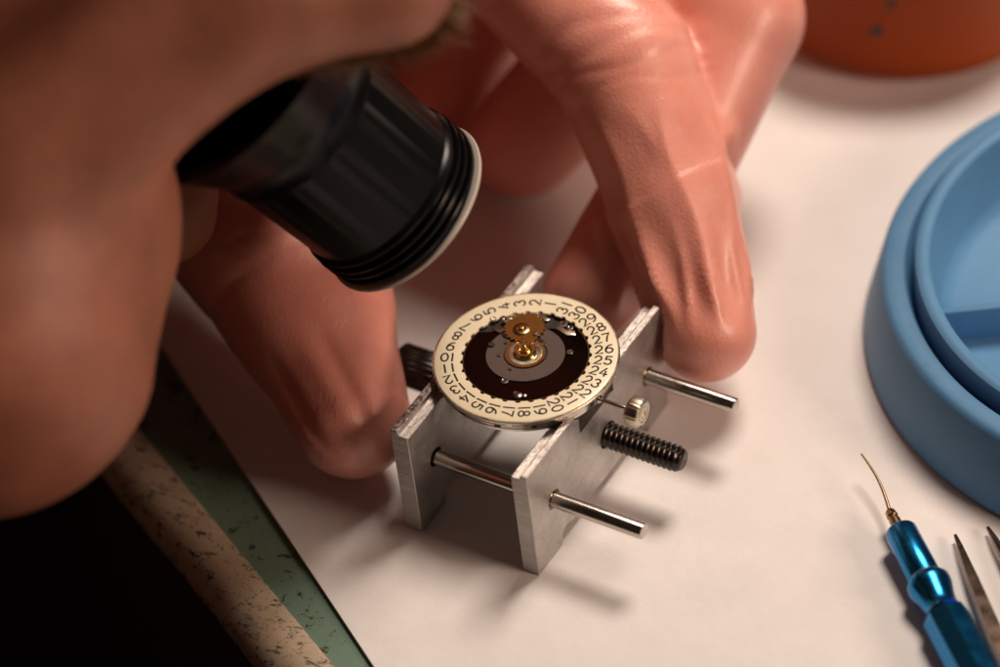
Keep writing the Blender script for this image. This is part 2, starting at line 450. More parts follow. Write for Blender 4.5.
# ================================================================== WATCH MOVEMENT
ZT = 2.294
mv = thing('watch_movement', 'round watch movement with cream numbered date ring on top of the silver jaws', 'movement', (0, 0, 2.0))
MI = Matrix.Translation((0, 0, -2.0))
def mo(name, bm, m, parent=None, **k):
    o = obj(name, bm, m, parent or mv, **k)
    if not parent: o.matrix_parent_inverse = MI
    return o
bm = bmesh.new()
lathe(bm, [(0, 2.0), (1.30, 2.0), (1.335, 2.01), (1.335, 2.09), (1.385, 2.10), (1.39, 2.11), (1.39, 2.185), (1.41, 2.19), (1.415, 2.20), (1.415, 2.262), (1.405, 2.27), (1.02, 2.27), (1.02, 2.215), (0, 2.215)], 160)
mp_ = mo('main_plate', bm, M_nickel)
bm = bmesh.new(); annulus(bm, 1.375, 1.432, 2.245, 2.283, 160, None, .01); mo('case_rim', bm, M_crown)
# little slots and lugs round the edge of the plate
for a, w, z0, z1, m in ((-78, .10, 2.12, 2.175, M_pit), (-104, .14, 2.125, 2.16, M_pit), (-55, .07, 2.12, 2.17, M_pit), (-122, .09, 2.12, 2.175, M_pit), (20, .12, 2.12, 2.17, M_pit)):
    bm = bmesh.new(); t = math.radians(a)
    mx = Matrix.Rotation(t, 4, 'Z') @ T(1.39, 0, 0)
    prism(bm, [(-.05, -w / 2), (.002, -w / 2), (.002, w / 2), (-.05, w / 2)], z0, z1, mx)
    mo('edge_slot', bm, m, smooth=False)
for a in (-70, -40, -128, 150, 62, 12):
    bm = bmesh.new(); t = math.radians(a); mx = Matrix.Rotation(t, 4, 'Z') @ T(1.40, 0, 0)
    prism(bm, [(-.05, -.07), (.03, -.06), (.03, .06), (-.05, .07)], 2.195, 2.25, mx, .008)
    mo('edge_lug', bm, M_nickel)
# date ring: toothed inner edge
N = 31; seg = N * 12; A1 = math.radians(101.8)
def rin(t):
    ph = ((t - A1) / (2 * PI) * N + .5) % 1
    d = abs(ph - .5) * 2                 # 0 centre of tooth .. 1 gap
    return .972 + .034 * min(1, max(0, (d - .52) * 5))
bm = bmesh.new(); rr = []
for i in range(seg):
    t = 2 * PI * i / seg; c, s = math.cos(t), math.sin(t); r0 = rin(t)
    rr.append([bm.verts.new((r * c, r * s, z)) for r, z in ((r0, ZT - .03), (r0, ZT - .006), (r0 + .006, ZT), (1.376, ZT), (1.40, ZT - .010), (1.402, ZT - .03))])
for i in range(seg):
    a, b = rr[i], rr[(i + 1) % seg]
    for k in range(6): bm.faces.new((a[k], a[(k + 1) % 6], b[(k + 1) % 6], b[k]))
ring = mo('date_ring', bm, M_cream)
def arc(cx, cy, rx, ry, a0, a1, n=12): return [(cx + rx * math.cos(math.radians(a0 + (a1 - a0) * i / n)), cy + ry * math.sin(math.radians(a0 + (a1 - a0) * i / n))) for i in range(n + 1)]
DG = {  # unit cell: x 0..0.62, y 0..1
 '0': [arc(.31, .5, .31, .5, 0, 360, 28)],
 '1': [[(.31, 0), (.31, 1)]],
 '2': [arc(.30, .70, .29, .30, 165, -35, 12) + [(.02, .0), (.62, .0)]],
 '3': [arc(.29, .745, .26, .255, 160, -80, 12) + arc(.29, .27, .32, .27, 78, -160, 14)],
 '4': [[(.46, 0), (.46, .62)], [(.40, 1), (.0, .26), (.64, .26)]],
 '5': [[(.58, 1), (.12, 1), (.06, .54)] + arc(.28, .33, .32, .33, 120, -150, 14)],
 '6': [arc(.56, .36, .55, .64, 92, 168, 10) + arc(.31, .31, .31, .31, 170, 520, 22)],
 '7': [[(.0, 1), (.62, 1), (.36, .55), (.20, 0)]],
 '8': [arc(.31, .75, .25, .25, -90, 270, 20), arc(.31, .25, .31, .25, 90, 450, 20)],
 '9': [arc(.06, .64, .55, .64, -88, -12, 10) + arc(.31, .69, .31, .31, -10, 340, 22)],
}
def stroke(bm, pts, w, f):
    P = [Vector((p[0], p[1])) for p in pts]; Lf, Rt = [], []
    for i, p in enumerate(P):
        a = P[max(0, i - 1)]; b = P[min(len(P) - 1, i + 1)]
        d = (b - a); d = d.normalized() if d.length > 1e-9 else Vector((1, 0))
        nrm = Vector((-d.y, d.x)); k = 1
        if 0 < i < len(P) - 1:
            d1 = (p - a).normalized(); cs_ = abs(d1.dot(d)); k = 1 / max(.55, cs_)
        ext = Vector((0, 0))
        if i == 0: ext = -d * w * .35
        if i == len(P) - 1: ext = d * w * .35
        Lf.append(bm.verts.new(f(p + nrm * w * .5 * k + ext))); Rt.append(bm.verts.new(f(p - nrm * w * .5 * k + ext)))
    for i in range(len(P) - 1): bm.faces.new((Lf[i], Lf[i + 1], Rt[i + 1], Rt[i]))
bm = bmesh.new(); hgt = .170
for k in range(1, 32):
    t = A1 - 2 * PI * 0 + 2 * PI * (k - 1) / N if False else A1 + 2 * PI * (k - 1) / N
    s_ = str(k); rad = Vector((math.cos(t), math.sin(t))); tan = Vector((-rad.y, rad.x))
    if len(s_) == 1: cells = [(s_, 1.14)]
    elif s_[0] == '1': cells = [(s_[0], 1.07), (s_[1], 1.19)]
    else: cells = [(s_[0], 1.06), (s_[1], 1.215)]
    for ch, r0 in cells:
        for pl in DG[ch]:
            def f(p, r0=r0):
                q = rad * (r0 + p.x * hgt * 1.02) + tan * ((p.y - .5) * hgt); return Vector((q.x, q.y, ZT + .0025))
            # stroke width is in metres of the ring: work in glyph units
            stroke(bm, pl, .16, f)
o = link('printed_numerals', bpy.data.meshes.new('printed_numerals'), M_ink, ring); bm.to_mesh(o.data); bm.free()
# pit under everything, black polished calendar plate with a cut-away, frosted disc
def poly_plate(bm, f, z0, z1, n=180):
    prism(bm, [(f(2 * PI * i / n) * math.cos(2 * PI * i / n), f(2 * PI * i / n) * math.sin(2 * PI * i / n)) for i in range(n)], z0, z1)
bm = bmesh.new(); lathe(bm, [(0, 2.216), (1.015, 2.216), (1.015, 2.222), (0, 2.222)], 96); mo('recess_floor', bm, M_pit)
cut_a = math.radians(119)
def fpl(t):
    d = (t - cut_a + PI) % (2 * PI) - PI; r = .962
    # chord cut on the far side
    if abs(d) < math.radians(52): r = min(r, .60 / max(.2, math.cos(d)) )
    return r
bm = bmesh.new(); poly_plate(bm, fpl, 2.235, 2.276); mo('calendar_plate', bm, M_black_polish, smooth=False)
bm = bmesh.new(); prism(bm, arc(0, 0, .965, .965, 174, 424, 90) + arc(0, 0, .952, .952, 424, 174, 90), 2.272, 2.279); mo('plate_edge_glint', bm, M_bronze)  # bronze strip paints the coppery glint along the plate's lit rim
bm = bmesh.new(); DC = (-.035, .045)
lathe(bm, [(.335, 2.278), (.335, 2.292), (.342, 2.297), (.60, 2.297), (.607, 2.292), (.607, 2.278)], 120, T(*DC, 0), close=True); mo('centre_disc', bm, M_matte_plate)
bm = bmesh.new(); lathe(bm, [(0, 2.2765), (.336, 2.2765), (.336, 2.280), (0, 2.280)], 60, T(*DC, 0)); mo('gear_well', bm, M_pit)
def gear(bm, r, teeth, z0, z1, mx, depth=.02, hole=0, spokes=False):
    nseg = teeth * 4; f = lambda i: r - (depth if i % 4 in (0, 3) else 0)
    o_ = [(f(i) * math.cos(2 * PI * i / nseg), f(i) * math.sin(2 * PI * i / nseg)) for i in range(nseg)]
    prism(bm, o_, z0, z1, mx)
bm = bmesh.new(); gear(bm, .325, 54, 2.283, 2.309, T(*DC, 0), .022)
hw = mo('hour_wheel', bm, M_gold, smooth=False)
bm = bmesh.new(); lathe(bm, [(.265, 2.310), (.265, 2.316), (.25, 2.318), (.15, 2.318), (.14, 2.310)], 60, T(*DC, 0)); mo('wheel_rim', bm, M_crown)
bm = bmesh.new(); lathe(bm, [(.175, 2.314), (.185, 2.33), (.18, 2.36), (.15, 2.385), (.115, 2.385), (.09, 2.355), (.07, 2.35), (.07, 2.43), (.055, 2.445), (.03, 2.445), (.028, 2.38), (0, 2.38)], 48, T(*DC, 0)); mo('cannon_pinion', bm, M_gold)
bm = bmesh.new(); lathe(bm, [(0, 2.4455), (.026, 2.4455), (.02, 2.47), (0, 2.475)], 24, T(*DC, 0)); mo('centre_arbor', bm, M_nickel)
# amber date wheel at the far side, overlapping the frosted disc
GW = (-.315, .505)
bm = bmesh.new(); gear(bm, .325, 24, 2.318, 2.335, T(*GW, 0), .03); mo('date_wheel', bm, M_gold2, smooth=False)
bm = bmesh.new(); lathe(bm, [(.13, 2.336), (.13, 2.35), (.11, 2.36), (.06, 2.36), (.06, 2.34)], 36, T(GW[0] - .02, GW[1] - .06, 0)); mo('date_wheel_hub', bm, M_bronze)
bm = bmesh.new(); lathe(bm, [(0, 2.36), (.05, 2.36), (.045, 2.39), (0, 2.40)], 24, T(GW[0] - .02, GW[1] - .06, 0)); mo('wheel_pivot', bm, M_gold2)
bm = bmesh.new(); gear(bm, .12, 14, 2.32, 2.345, T(-.13, .335, 0), .022); mo('small_pinion', bm, M_gold2, smooth=False)
bm = bmesh.new(); lathe(bm, [(0, 2.345), (.045, 2.345), (.04, 2.37), (0, 2.375)], 24, T(-.08, .44, 0)); mo('wheel_pivot', bm, M_nickel)
bm = bmesh.new(); prism(bm, [(-.62, .28), (-.50, .20), (-.36, .26), (-.30, .36), (-.38, .40), (-.46, .33), (-.55, .36)], 2.298, 2.315, None, .004); mo('detent_spring', bm, M_pit)
# screws: position, radius, slot angle, head height
for x, y, r, a, m in ((.567, .361, .055, 40, M_nickel), (-.60, -.02 + .0, .052, 10, M_pit), (-.37, -.16, .036, 60, M_nickel), (-.06, -.345, .034, 110, M_nickel), (-.60, .36, .045, 20, M_nickel), (-.42, .12, .033, 0, M_nickel),
                      (.12, .33, .03, 15, M_nickel)):
    z = 2.298 if math.hypot(x - DC[0], y - DC[1]) < .6 else 2.277
    bm = bmesh.new(); lathe(bm, [(0, z), (r, z), (r, z + .018), (r * .85, z + .026), (0, z + .026)], 28, T(x, y, 0))
    o = mo('screw', bm, m)
    bm = bmesh.new(); prism(bm, [(-r * .9, -r * .17), (r * .9, -r * .17), (r * .9, r * .17), (-r * .9, r * .17)], z + .0262, z + .028, T(x, y, 0) @ Matrix.Rotation(math.radians(a), 4, 'Z'))
    s2 = obj('slot', bm, M_pit, o, smooth=False)
for x, y, r in ((-.02, -.60, .062), (-.88, .50, .05), (-.70, .56, .055), (.16, .86, .07), (.30, .83, .05)):
    bm = bmesh.new(); z = 2.277; lathe(bm, [(r * .55, z), (r * .55, z + .012), (r * .7, z + .022), (r, z + .02), (r, z)], 28, T(x, y, 0), close=True); mo('jewel_setting', bm, M_nickel)
    bm = bmesh.new(); lathe(bm, [(0, z + .002), (r * .54, z + .002), (r * .54, z + .008), (0, z + .012)], 24, T(x, y, 0)); mo('jewel', bm, M_pit)
# kidney hole in the frosted disc
bm = bmesh.new(); kp = arc(.245, .085, .075, .06, -90, 90, 8) + arc(.16, .12, .06, .06, 90, 270, 8)
prism(bm, kp, 2.2975, 2.2995); mo('disc_opening', bm, M_pit, smooth=False)
# bridge pieces and levers that show through the cut-away
for nm, pts_, z0, z1, mm in (
    ('bridge', arc(-.315, .505, .44, .44, 60, 170, 12) + arc(-.315, .505, .36, .36, 170, 60, 12), 2.235, 2.268, M_nickel),
    ('lever', [(-.80, .30), (-.62, .26), (-.50, .34), (-.52, .40), (-.64, .35), (-.78, .38)], 2.28, 2.30, M_nickel),
    ('lever', [(.10, .72), (.34, .66), (.46, .72), (.40, .80), (.28, .76), (.14, .80)], 2.28, 2.30, M_crown),
    ('spring', arc(-.05, .03, .40, .40, 60, 118, 10) + arc(-.05, .03, .36, .36, 118, 60, 10), 2.298, 2.306, M_pit)):
    bm = bmesh.new(); prism(bm, pts_, z0, z1, None, .003); mo(nm, bm, mm)
# jumper at the near side
for i, (x, y, r, h) in enumerate(((.335, -.80, .062, .05), (.27, -.76, .035, .035), (.41, -.75, .04, .03))):
    bm = bmesh.new(); lathe(bm, [(0, 2.277), (r, 2.277), (r, 2.277 + h * .7), (r * .6, 2.277 + h), (0, 2.277 + h)], 24, T(x, y, 0)); mo('date_jumper', bm, M_nickel)
# stem and crown
sa = Vector((1.36, -.235, 2.17)); sb = Vector((1.93, -.235, 2.17)); sc = Vector((2.11, -.235, 2.17))
bm = bmesh.new(); rod(bm, sa, sb, .034, .004, 20)
lathe(bm, [(0, 0), (.07, 0), (.07, .05), (.04, .09), (0, .09)], 20, frame(sa + Vector((.0, 0, 0)), sb)); mo('stem', bm, M_steel)
bm = bmesh.new()
lathe(bm, [(0, -.02), (.075, -.02), (.085, .0), (.20, .0), (.225, .02), (.232, .04), (.232, .19), (.22, .215), (.18, .23), (.14, .23), (.135, .22), (.12, .22), (.115, .23), (.07, .23), (.065, .22), (0, .22)], 96,
      frame(sb, sc), rfun=lambda t, z: 1 - (.035 if (.03 < z < .195 and math.sin(t * 24) < 0) else 0))
mo('crown', bm, M_crown, angle=50)

# ================================================================== BLUE TRAY
TC = (7.932, 7.051)
tr = thing('parts_tray', 'round blue plastic parts tray with stepped rim and dividers on the paper', 'tray', (*TC, 0))
def tl(name, bm, m, **k): return obj(name, bm, m, tr, **k)
bm = bmesh.new()
lathe(bm, [(0, .0), (5.10, .0), (5.17, .04), (5.18, .12), (4.90, 1.22), (4.85, 1.31), (4.78, 1.345), (4.62, 1.35), (4.52, 1.33), (4.47, 1.25), (4.45, 1.05), (4.38, .95), (4.36, 1.0), (4.36, 1.50), (4.34, 1.58), (4.28, 1.615), (4.18, 1.615), (4.12, 1.58), (4.09, 1.48), (3.98, .55), (3.90, .38), (3.75, .30), (0, .28)], 200)
tl('tray_body', bm, M_blue, angle=40)
bm = bmesh.new(); dm = T(0, 0, 0) @ Matrix.Rotation(math.radians(0), 4, 'Z')
# divider: compartments meet at the centre
for a in (213.5, 93.5, 333.5):
    t = math.radians(a); mx = Matrix.Rotation(t, 4, 'Z')
    bm = bmesh.new(); prism(bm, [(0.05, -.06), (4.03, -.06), (4.03, .06), (0.05, .06)], .27, .92, mx, .02)
    tl('divider', bm, M_blue)

# ================================================================== ORANGE POT
pot = thing('orange_pot', 'round translucent orange plastic pot behind the gloved fingers at the top', 'pot', (.15, 13.12, 0))
bm = bmesh.new()
lathe(bm, [(0, 0), (2.3, 0), (2.55, .06), (2.72, .25), (2.80, .6), (2.86, 2.4), (2.90, 2.45), (2.84, 2.48), (2.70, 2.45), (2.62, .6), (2.5, .3), (2.2, .18), (0, .18)], 128)
obj('pot_body', bm, M_orange, pot, angle=50)
for x, y, z, r, lb in ((.55, -2.72, 1.3, .17, 'dark scrap stuck to the side of the orange pot, lower one'), (.80, -2.66, 1.9, .14, 'dark scrap stuck to the side of the orange pot, upper one')):
    bm = bmesh.new(); bmesh.ops.create_icosphere(bm, subdivisions=3, radius=r)
    for v in bm.verts: v.co = Vector((v.co.x * 1.15 + v.co.z * .5, v.co.y * .35, v.co.z * 1.1)) * (1 + .18 * math.sin(v.co.x * 9 + x * 9) * math.cos(v.co.z * 8)) + Vector((x, y, z))
    obj('dark_scrap', bm, M_darkbit, pot)

# ================================================================== BLUE NEEDLE TOOL
ax0 = Vector((5.63, 1.0, .34)); dv = Vector((.7272, -.6864, 0)).normalized()
tool = thing('needle_oiler', 'blue anodised watchmaker tool with bronze ferrule and fine bent needle lying on the paper', 'tool', (ax0.x, ax0.y, 0))
TI = Matrix.Translation(tool.location).inverted()
def tp(name, bm, m, **k):
    o = obj(name, bm, m, tool, **k); o.matrix_parent_inverse = TI; return o
def ap(s, off=0): q = ax0 + dv * s; return (q.x, q.y, q.z + off)
F0 = frame(ap(0), ap(1))
HX = 20
bm = bmesh.new(); lathe(bm, [(0, .28), (.20, .28), (.235, .31), (.25, .34), (.25, 1.32), (.235, 1.345), (.24, 1.36), (.30, 1.38), (.335, 1.44), (.335, 1.52), (.32, 1.60), (.275, 1.78), (.262, 1.90), (.262, 2.0), (.30, 2.08), (0, 2.08)], 64, F0)
tp('collar', bm, M_anod)
bm = bmesh.new(); lathe(bm, [(.2505, 1.325), (.258, 1.335), (.258, 1.35), (.2505, 1.36)], 64, F0, close=True); tp('worn_edge', bm, M_anod2)
bm = bmesh.new(); lathe(bm, [(0, 2.07), (.27, 2.07), (.345, 2.14), (.355, 2.2), (.355, 9.5), (.33, 9.7), (0, 9.7)], 8, F0 @ Matrix.Rotation(math.radians(12), 4, 'Z')); tp('handle', bm, M_anod, smooth=False)
bm = bmesh.new(); lathe(bm, [(0, -.16), (.05, -.16), (.08, -.12), (.09, -.02), (.075, .0), (.075, .04), (.09, .06), (.09, .29), (0, .29)], 32, F0); tp('ferrule', bm, M_bronze)
bm = bmesh.new(); pts_n = []
tip = Vector((4.67, 1.89, .46)); base = Vector(ap(-.15)); 
side = Vector((dv.y, -dv.x, 0))
for i in range(17):
    t = i / 16; p = base.lerp(tip, t); p = p - side * (.055 * math.sin(PI * t)) ; pts_n.append(p)
for i, (a, b) in enumerate(zip(pts_n, pts_n[1:])):
    r = .030 - .014 * i / 16; lathe(bm, [(r, 0), (r - .001, (b - a).length + .004)], 12, frame(a, b))
tp('needle', bm, M_bronze)

# ================================================================== TWEEZERS
tw = thing('tweezers', 'dark steel tweezers with two fine points lying at the lower right corner', 'tweezers', (6.6, 1.3, 0))
WI = Matrix.Translation(tw.location).inverted()
def blade(a, b, side_sign, rot):
    """tapered pointed strip from tip a to b"""
    a = Vector(a); b = Vector(b); d = (b - a).normalized(); sd = Vector((-d.y, d.x, 0)); L = (b - a).length
    prof = [(0, .04, .05), (.25, .075, .09), (1.0, .15, .15), (2.2, .21, .22), (3.5, .23, .28), (6, .12, .36), (L, .08, .42)]
    bm = bmesh.new(); rings = []
    for s, w, h in prof:
        c = a + d * s + sd * (side_sign * .22 * math.sin(PI * min(1, s / L)))
        cz = .04 + h / 2 + .06
        rings.append([bm.verts.new((c.x + sd.x * x * w, c.y + sd.y * x * w, cz + z * h / 2)) for x, z in ((-.5, -1), (.5, -1), (.62, 0), (.5, 1), (-.5, 1), (-.62, 0))])
    for A, B in zip(rings, rings[1:]):
        for i in range(6): bm.faces.new((A[i], A[(i + 1) % 6], B[(i + 1) % 6], B[i]))
    bm.faces.new(rings[0]); bm.faces.new(rings[-1])
    o = obj('arm', bm, M_twz, tw, angle=30); o.matrix_parent_inverse = WI
    return o
blade((6.53, 1.25, 0), (12.9, -5.2, 0), -1, 0)
blade((6.90, 1.60, 0), (12.98, -5.1, 0), 1, 0)
bm = bmesh.new(); prism(bm, [(12.75, -5.2), (12.95, -4.95), (13.9, -5.9), (13.7, -6.15)], .1, .5, None, .03)
o = obj('spring_joint', bm, M_twz, tw); o.matrix_parent_inverse = WI

# ================================================================== LOUPE
LF = Vector((-1.919, .082, 4.517)); EY = Vector((-3.604, -1.354, 7.856))
lp = thing('eye_loupe', 'black ribbed eye loupe with ivory rim held in the eye socket above the movement', 'loupe', LF)
LI = Matrix.Translation(LF).inverted(); FL = frame(LF, EY)
def lo(name, bm, m, **k):
    o = obj(name, bm, m, lp, **k); o.matrix_parent_inverse = LI; return o
bm = bmesh.new(); lathe(bm, [(1.30, -.03), (1.40, -.045), (1.455, -.02), (1.47, .01), (1.46, .045), (1.38, .06), (1.30, .05)], 128, FL, close=True); lo('front_rim', bm, M_rim)
bm = bmesh.new(); pr = [(1.28, .02), (1.40, .10), (1.425, .11)]
for k in range(3):
    b = .14 + k * .15; pr += [(1.43, b), (1.44, b + .03), (1.43, b + .06), (1.345, b + .075), (1.335, b + .10), (1.345, b + .13)]
pr += [(1.41, .60), (1.42, .64), (1.40, .68), (1.36, .72), (1.40, 2.42), (1.41, 2.46), (1.445, 2.50), (1.445, 2.56)]
for t in range(1, 12):
    u = t / 11; pr.append((1.43 - .03 * math.sin(PI * min(1, u * 2)) + .60 * u ** 1.3, 2.56 + 1.35 * u))
pr += [(1.90, 3.95), (1.78, 3.9)]
for t in range(10, -1, -1):
    u = t / 11; pr.append((1.30 + .45 * u ** 1.6, 2.56 + 1.30 * u))
pr += [(1.25, 1.9), (1.25, .3)]
FAC = 12
def facet(t, z):
    if .75 < z < 2.45:
        a = (t + .2) % (2 * PI / FAC) - PI / FAC
        return math.cos(PI / FAC) / math.cos(a) * 1.012
    return 1
lathe(bm, pr, 144, FL, close=True, rfun=facet); lo('loupe_body', bm, M_blackp, angle=30)
bm = bmesh.new(); lathe(bm, [(0, .0), (.6, .02), (1.0, .06), (1.27, .12), (1.27, .20), (1.0, .26), (.6, .30), (0, .32)], 96, FL); lo('lens', bm, M_glass)

# ================================================================== THE PERSON
hf = np.array([.6594, .2315, -.7152]); hu = np.array([.3495, .7479, .5643]); hl = np.array([-.6656, .6221, -.4123])
E0 = np.array(EY)
def hp(a, b, c): return E0 + hf * a + hl * b + hu * c      # forward, left, up from the right eye
HA = [hf, hl, hu]
J = dict(th_tip=(-2.42, -1.38, 1.15), th_ip=(-3.85, -.22, 1.75), th_mcp=(-6.25, .62, 2.9), th_cmc=(-9.6, 2.9, 3.6),
         ix_tip=(1.72, 2.46, 1.38), ix_dip=(.61, 3.71, 2.7), ix_pip=(-.92, 4.9, 4.1), ix_mcp=(-5.12, 6.2, 6.1),
         md_tip=(-.50, 2.75, 1.15), md_dip=(-.12, 4.65, 2.05), md_pip=(-.10, 7.20, 3.6), md_mcp=(-5.2, 7.9, 6.3),
         rg_tip=(-3.5, 5.65, 1.0), rg_dip=(-2.5, 6.7, 2.3), rg_pip=(-1.5, 8.2, 4.0), rg_mcp=(-6.9, 9.9, 5.8),
         pk_tip=(-5.5, 5.9, .98), pk_dip=(-5.2, 7.4, 2.0), pk_pip=(-4.9, 9.4, 3.8), pk_mcp=(-8.4, 11.2, 4.8),
         wrist=(-14.0, 7.6, 5.4), elbow=(-36., 10., -3.))
def hand(g, off, k=.35, arm=True):
    c = lambda a, b, ra, rb, kk=k: g.cone(J[a], J[b], ra + off, rb + off, kk)
    # palm
    c('wrist', 'ix_mcp', 2.0, 1.25, .9); c('wrist', 'md_mcp', 2.0, 1.3, .9); c('wrist', 'rg_mcp', 2.0, 1.2, .9); c('wrist', 'pk_mcp', 1.9, 1.1, .9)
    c('ix_mcp', 'md_mcp', 1.2, 1.2, .8); c('md_mcp', 'rg_mcp', 1.2, 1.1, .8); c('rg_mcp', 'pk_mcp', 1.1, 1.0, .8)
    c('wrist', 'th_cmc', 2.0, 1.7, .9); c('th_cmc', 'th_mcp', 1.7, 1.25, .6); c('th_cmc', 'ix_mcp', 1.2, .9, 1.0)
    g.cone(J['wrist'], (-9.5, 8.6, 2.9), 2.0 + off, 1.7 + off, .9); g.cone((-9.5, 8.6, 2.9), (-7.0, 7.9, 1.9), 1.7 + off, 1.5 + off, .7); g.cone((-7.0, 7.9, 1.9), J['pk_mcp'], 1.4 + off, 1.2 + off, .8)
    for f, r in (('ix', (1.26, 1.14, .97, .80)), ('md', (1.25, 1.08, .93, .76)), ('rg', (1.2, 1.12, 1.05, .98)), ('pk', (1.1, .98, .95, .85))):
        c(f + '_mcp', f + '_pip', r[0], r[1]); c(f + '_pip', f + '_dip', r[1], r[2], .16); c(f + '_dip', f + '_tip', r[2], r[3], .16)
    c('th_mcp', 'th_ip', 1.28, 1.25); c('th_ip', 'th_tip', 1.25, .93)

g = Grid(axis_pts(-19, 3.4, -7, 3.4, .065, .16), axis_pts(-3, 12, -3, 7.5, .065, .14), axis_pts(-.3, 8.4, -.1, 6.3, .065, .14))
hand(g, 0.)
# glove runs a little over the wrist and ends there
wr = np.array(J['wrist']); el = np.array(J['elbow']); fa = (el - wr) / np.linalg.norm(el - wr)
g.cone(wr, wr + fa * 4, 2.05, 2.5, .6)
V, Q = g.mesh(); V = relax(V, Q, 2, .45)
# no paper or holder inside the hand
def chain_local(V, a, b):
    a = np.array(J[a]); b = np.array(J[b]); ab = b - a; L = np.linalg.norm(ab); d = ab / L
    t = (V - a) @ d; r = V - a - t[:, None] * d; rad = np.linalg.norm(r, axis=1)
    return t, L, r, rad, d
def vnormals(V, Q):
    n = np.cross(V[Q[:, 2]] - V[Q[:, 0]], V[Q[:, 3]] - V[Q[:, 1]]); N_ = np.zeros_like(V)
    for i in range(4): np.add.at(N_, Q[:, i], n)
    return N_ / np.maximum(1e-9, np.linalg.norm(N_, axis=1))[:, None]
NV = vnormals(V, Q)
camdir = np.array([.43, -.593, .68])
disp = np.zeros(len(V))
def sstep(a, b, x): t = np.clip((x - a) / (b - a), 0, 1); return t * t * (3 - 2 * t)
# long stretched folds of the glove over the last two segments of the index finger
A_, B_ = np.array(J['ix_pip']), np.array(J['ix_tip']); ab = B_ - A_; Li = np.linalg.norm(ab); d = ab / Li
t = (V - A_) @ d / Li
near = np.zeros(len(V))
for s_, e_ in (('ix_pip', 'ix_dip'), ('ix_dip', 'ix_tip')):
    tt, L, r, rad, dd = chain_local(V, s_, e_); near = np.maximum(near, sstep(-1.4, -1.0, tt) * (1 - sstep(L + .9, L + 1.3, tt)) * (1 - sstep(1.22, 1.5, rad)))
up_ = camdir - d * (camdir @ d); up_ /= np.linalg.norm(up_); sdv = np.cross(d, up_)
bend = np.array(J['ix_dip']) - (A_ + d * ((np.array(J['ix_dip']) - A_) @ d))
rel = V - A_ - ((V - A_) @ d)[:, None] * d - bend * np.clip(np.sin(PI * np.clip(t, 0, 1)), 0, 1)[:, None]
phi = np.arctan2(rel @ sdv, rel @ up_)
env = sstep(.18, .45, t) * (1 - sstep(.86, 1.05, t)) * near
wob = .35 * np.sin(t * 7 + 1.3) + .22 * np.sin(t * 13 + phi * 2)
def ridge(x): s = np.cos(x); return np.sign(s) * np.abs(s) ** 1.3
crest = lambda x: (1 - np.abs(np.sin(x))) ** 1.4 - .3
disp += env * (.19 * crest(phi * 3.4 + wob * .8 + .5) * (.65 + .35 * np.sin(t * 9 + phi)) + .11 * crest(phi * 5.6 - wob + 1.9) * (.5 + .5 * np.sin(t * 7 + 1)))
# film crease round the finger and cross creases near the knuckle
cr_ = t - .50 - .03 * np.sin(phi * 2)
disp += near * (.016 * sstep(-.006, .006, cr_) * (1 - sstep(.0, .10, cr_)))
for t0, am, wd in ((-.02, .03, .03), (.06, .022, .02), (-.10, .025, .03), (.13, .015, .018)):
    q = (t - t0 - .02 * np.sin(phi * 3 + t0 * 30)) / wd; disp -= near * am * np.exp(-q * q) * (np.abs(phi) < 2)
# thumb: soft dents and a crease at the joint and at the tip
tt, L, r, rad, dd = chain_local(V, 'th_ip', 'th_tip'); u_ = tt / L; nt = (tt > -2.5) & (tt < L + 1.2) & (rad < 1.6)
upt = camdir - dd * (camdir @ dd); upt /= np.linalg.norm(upt); sdt = np.cross(dd, upt); ph = np.arctan2(r @ sdt, r @ upt)
for t0, am, wd in ((-.55, .03, .05), (-.75, .03, .06), (-1.0, .025, .05), (-.3, .018, .05)):
    q = (u_ - t0 - .05 * np.sin(ph * 2.3 + t0 * 20)) / wd; disp -= nt * am * np.exp(-q * q)
et = sstep(.25, .7, u_) * (1 - sstep(1.1, 1.45, u_)) * nt
disp += et * (-.05 * np.exp(-((ph + .15 + .25 * (u_ - .7)) / .13) ** 2) + .03 * np.exp(-((ph - .15 + .25 * (u_ - .7)) / .16) ** 2) - .04 * np.exp(-((ph - .75) / .12) ** 2) + .03 * np.exp(-((ph - .98) / .15) ** 2))
# gentle random slackness everywhere
sl = np.zeros(len(V))

for k in range(14):
    w = rng.normal(size=3) * rng.uniform(.8, 2.6); sl += np.sin(V @ w + rng.uniform(0, 6)) / 14
disp += sl * .05
V = V + NV * disp[:, None]
V[:, 2] = np.maximum(V[:, 2], .012)
# keep the thumb outside the jaw, and the index finger outside the other one
inj = (V[:, 0] > -1.18) & (V[:, 0] < -.2) & (V[:, 1] < 2.0) & (V[:, 1] > YF - .3) & (V[:, 2] < 2.6)
V[inj, 0] = -1.18
inj = (V[:, 0] < 1.225) & (V[:, 0] > .5) & (V[:, 1] < 2.0) & (V[:, 1] > 0) & (V[:, 2] < H)
V[inj, 0] = 1.225
inj = (V[:, 0] > -1.3) & (V[:, 0] < 1.3) & (V[:, 1] > 1.0) & (V[:, 1] < YB + .01) & (V[:, 2] < H + .3)
V[inj, 1] = YB + .01
GV, GQ = V, Q


g = Grid(axis_pts(-58, 14, -16, 3, .24, .9), axis_pts(-48, 18, -9, 10, .24, .9), axis_pts(-48, 26, .5, 18, .24, .9))
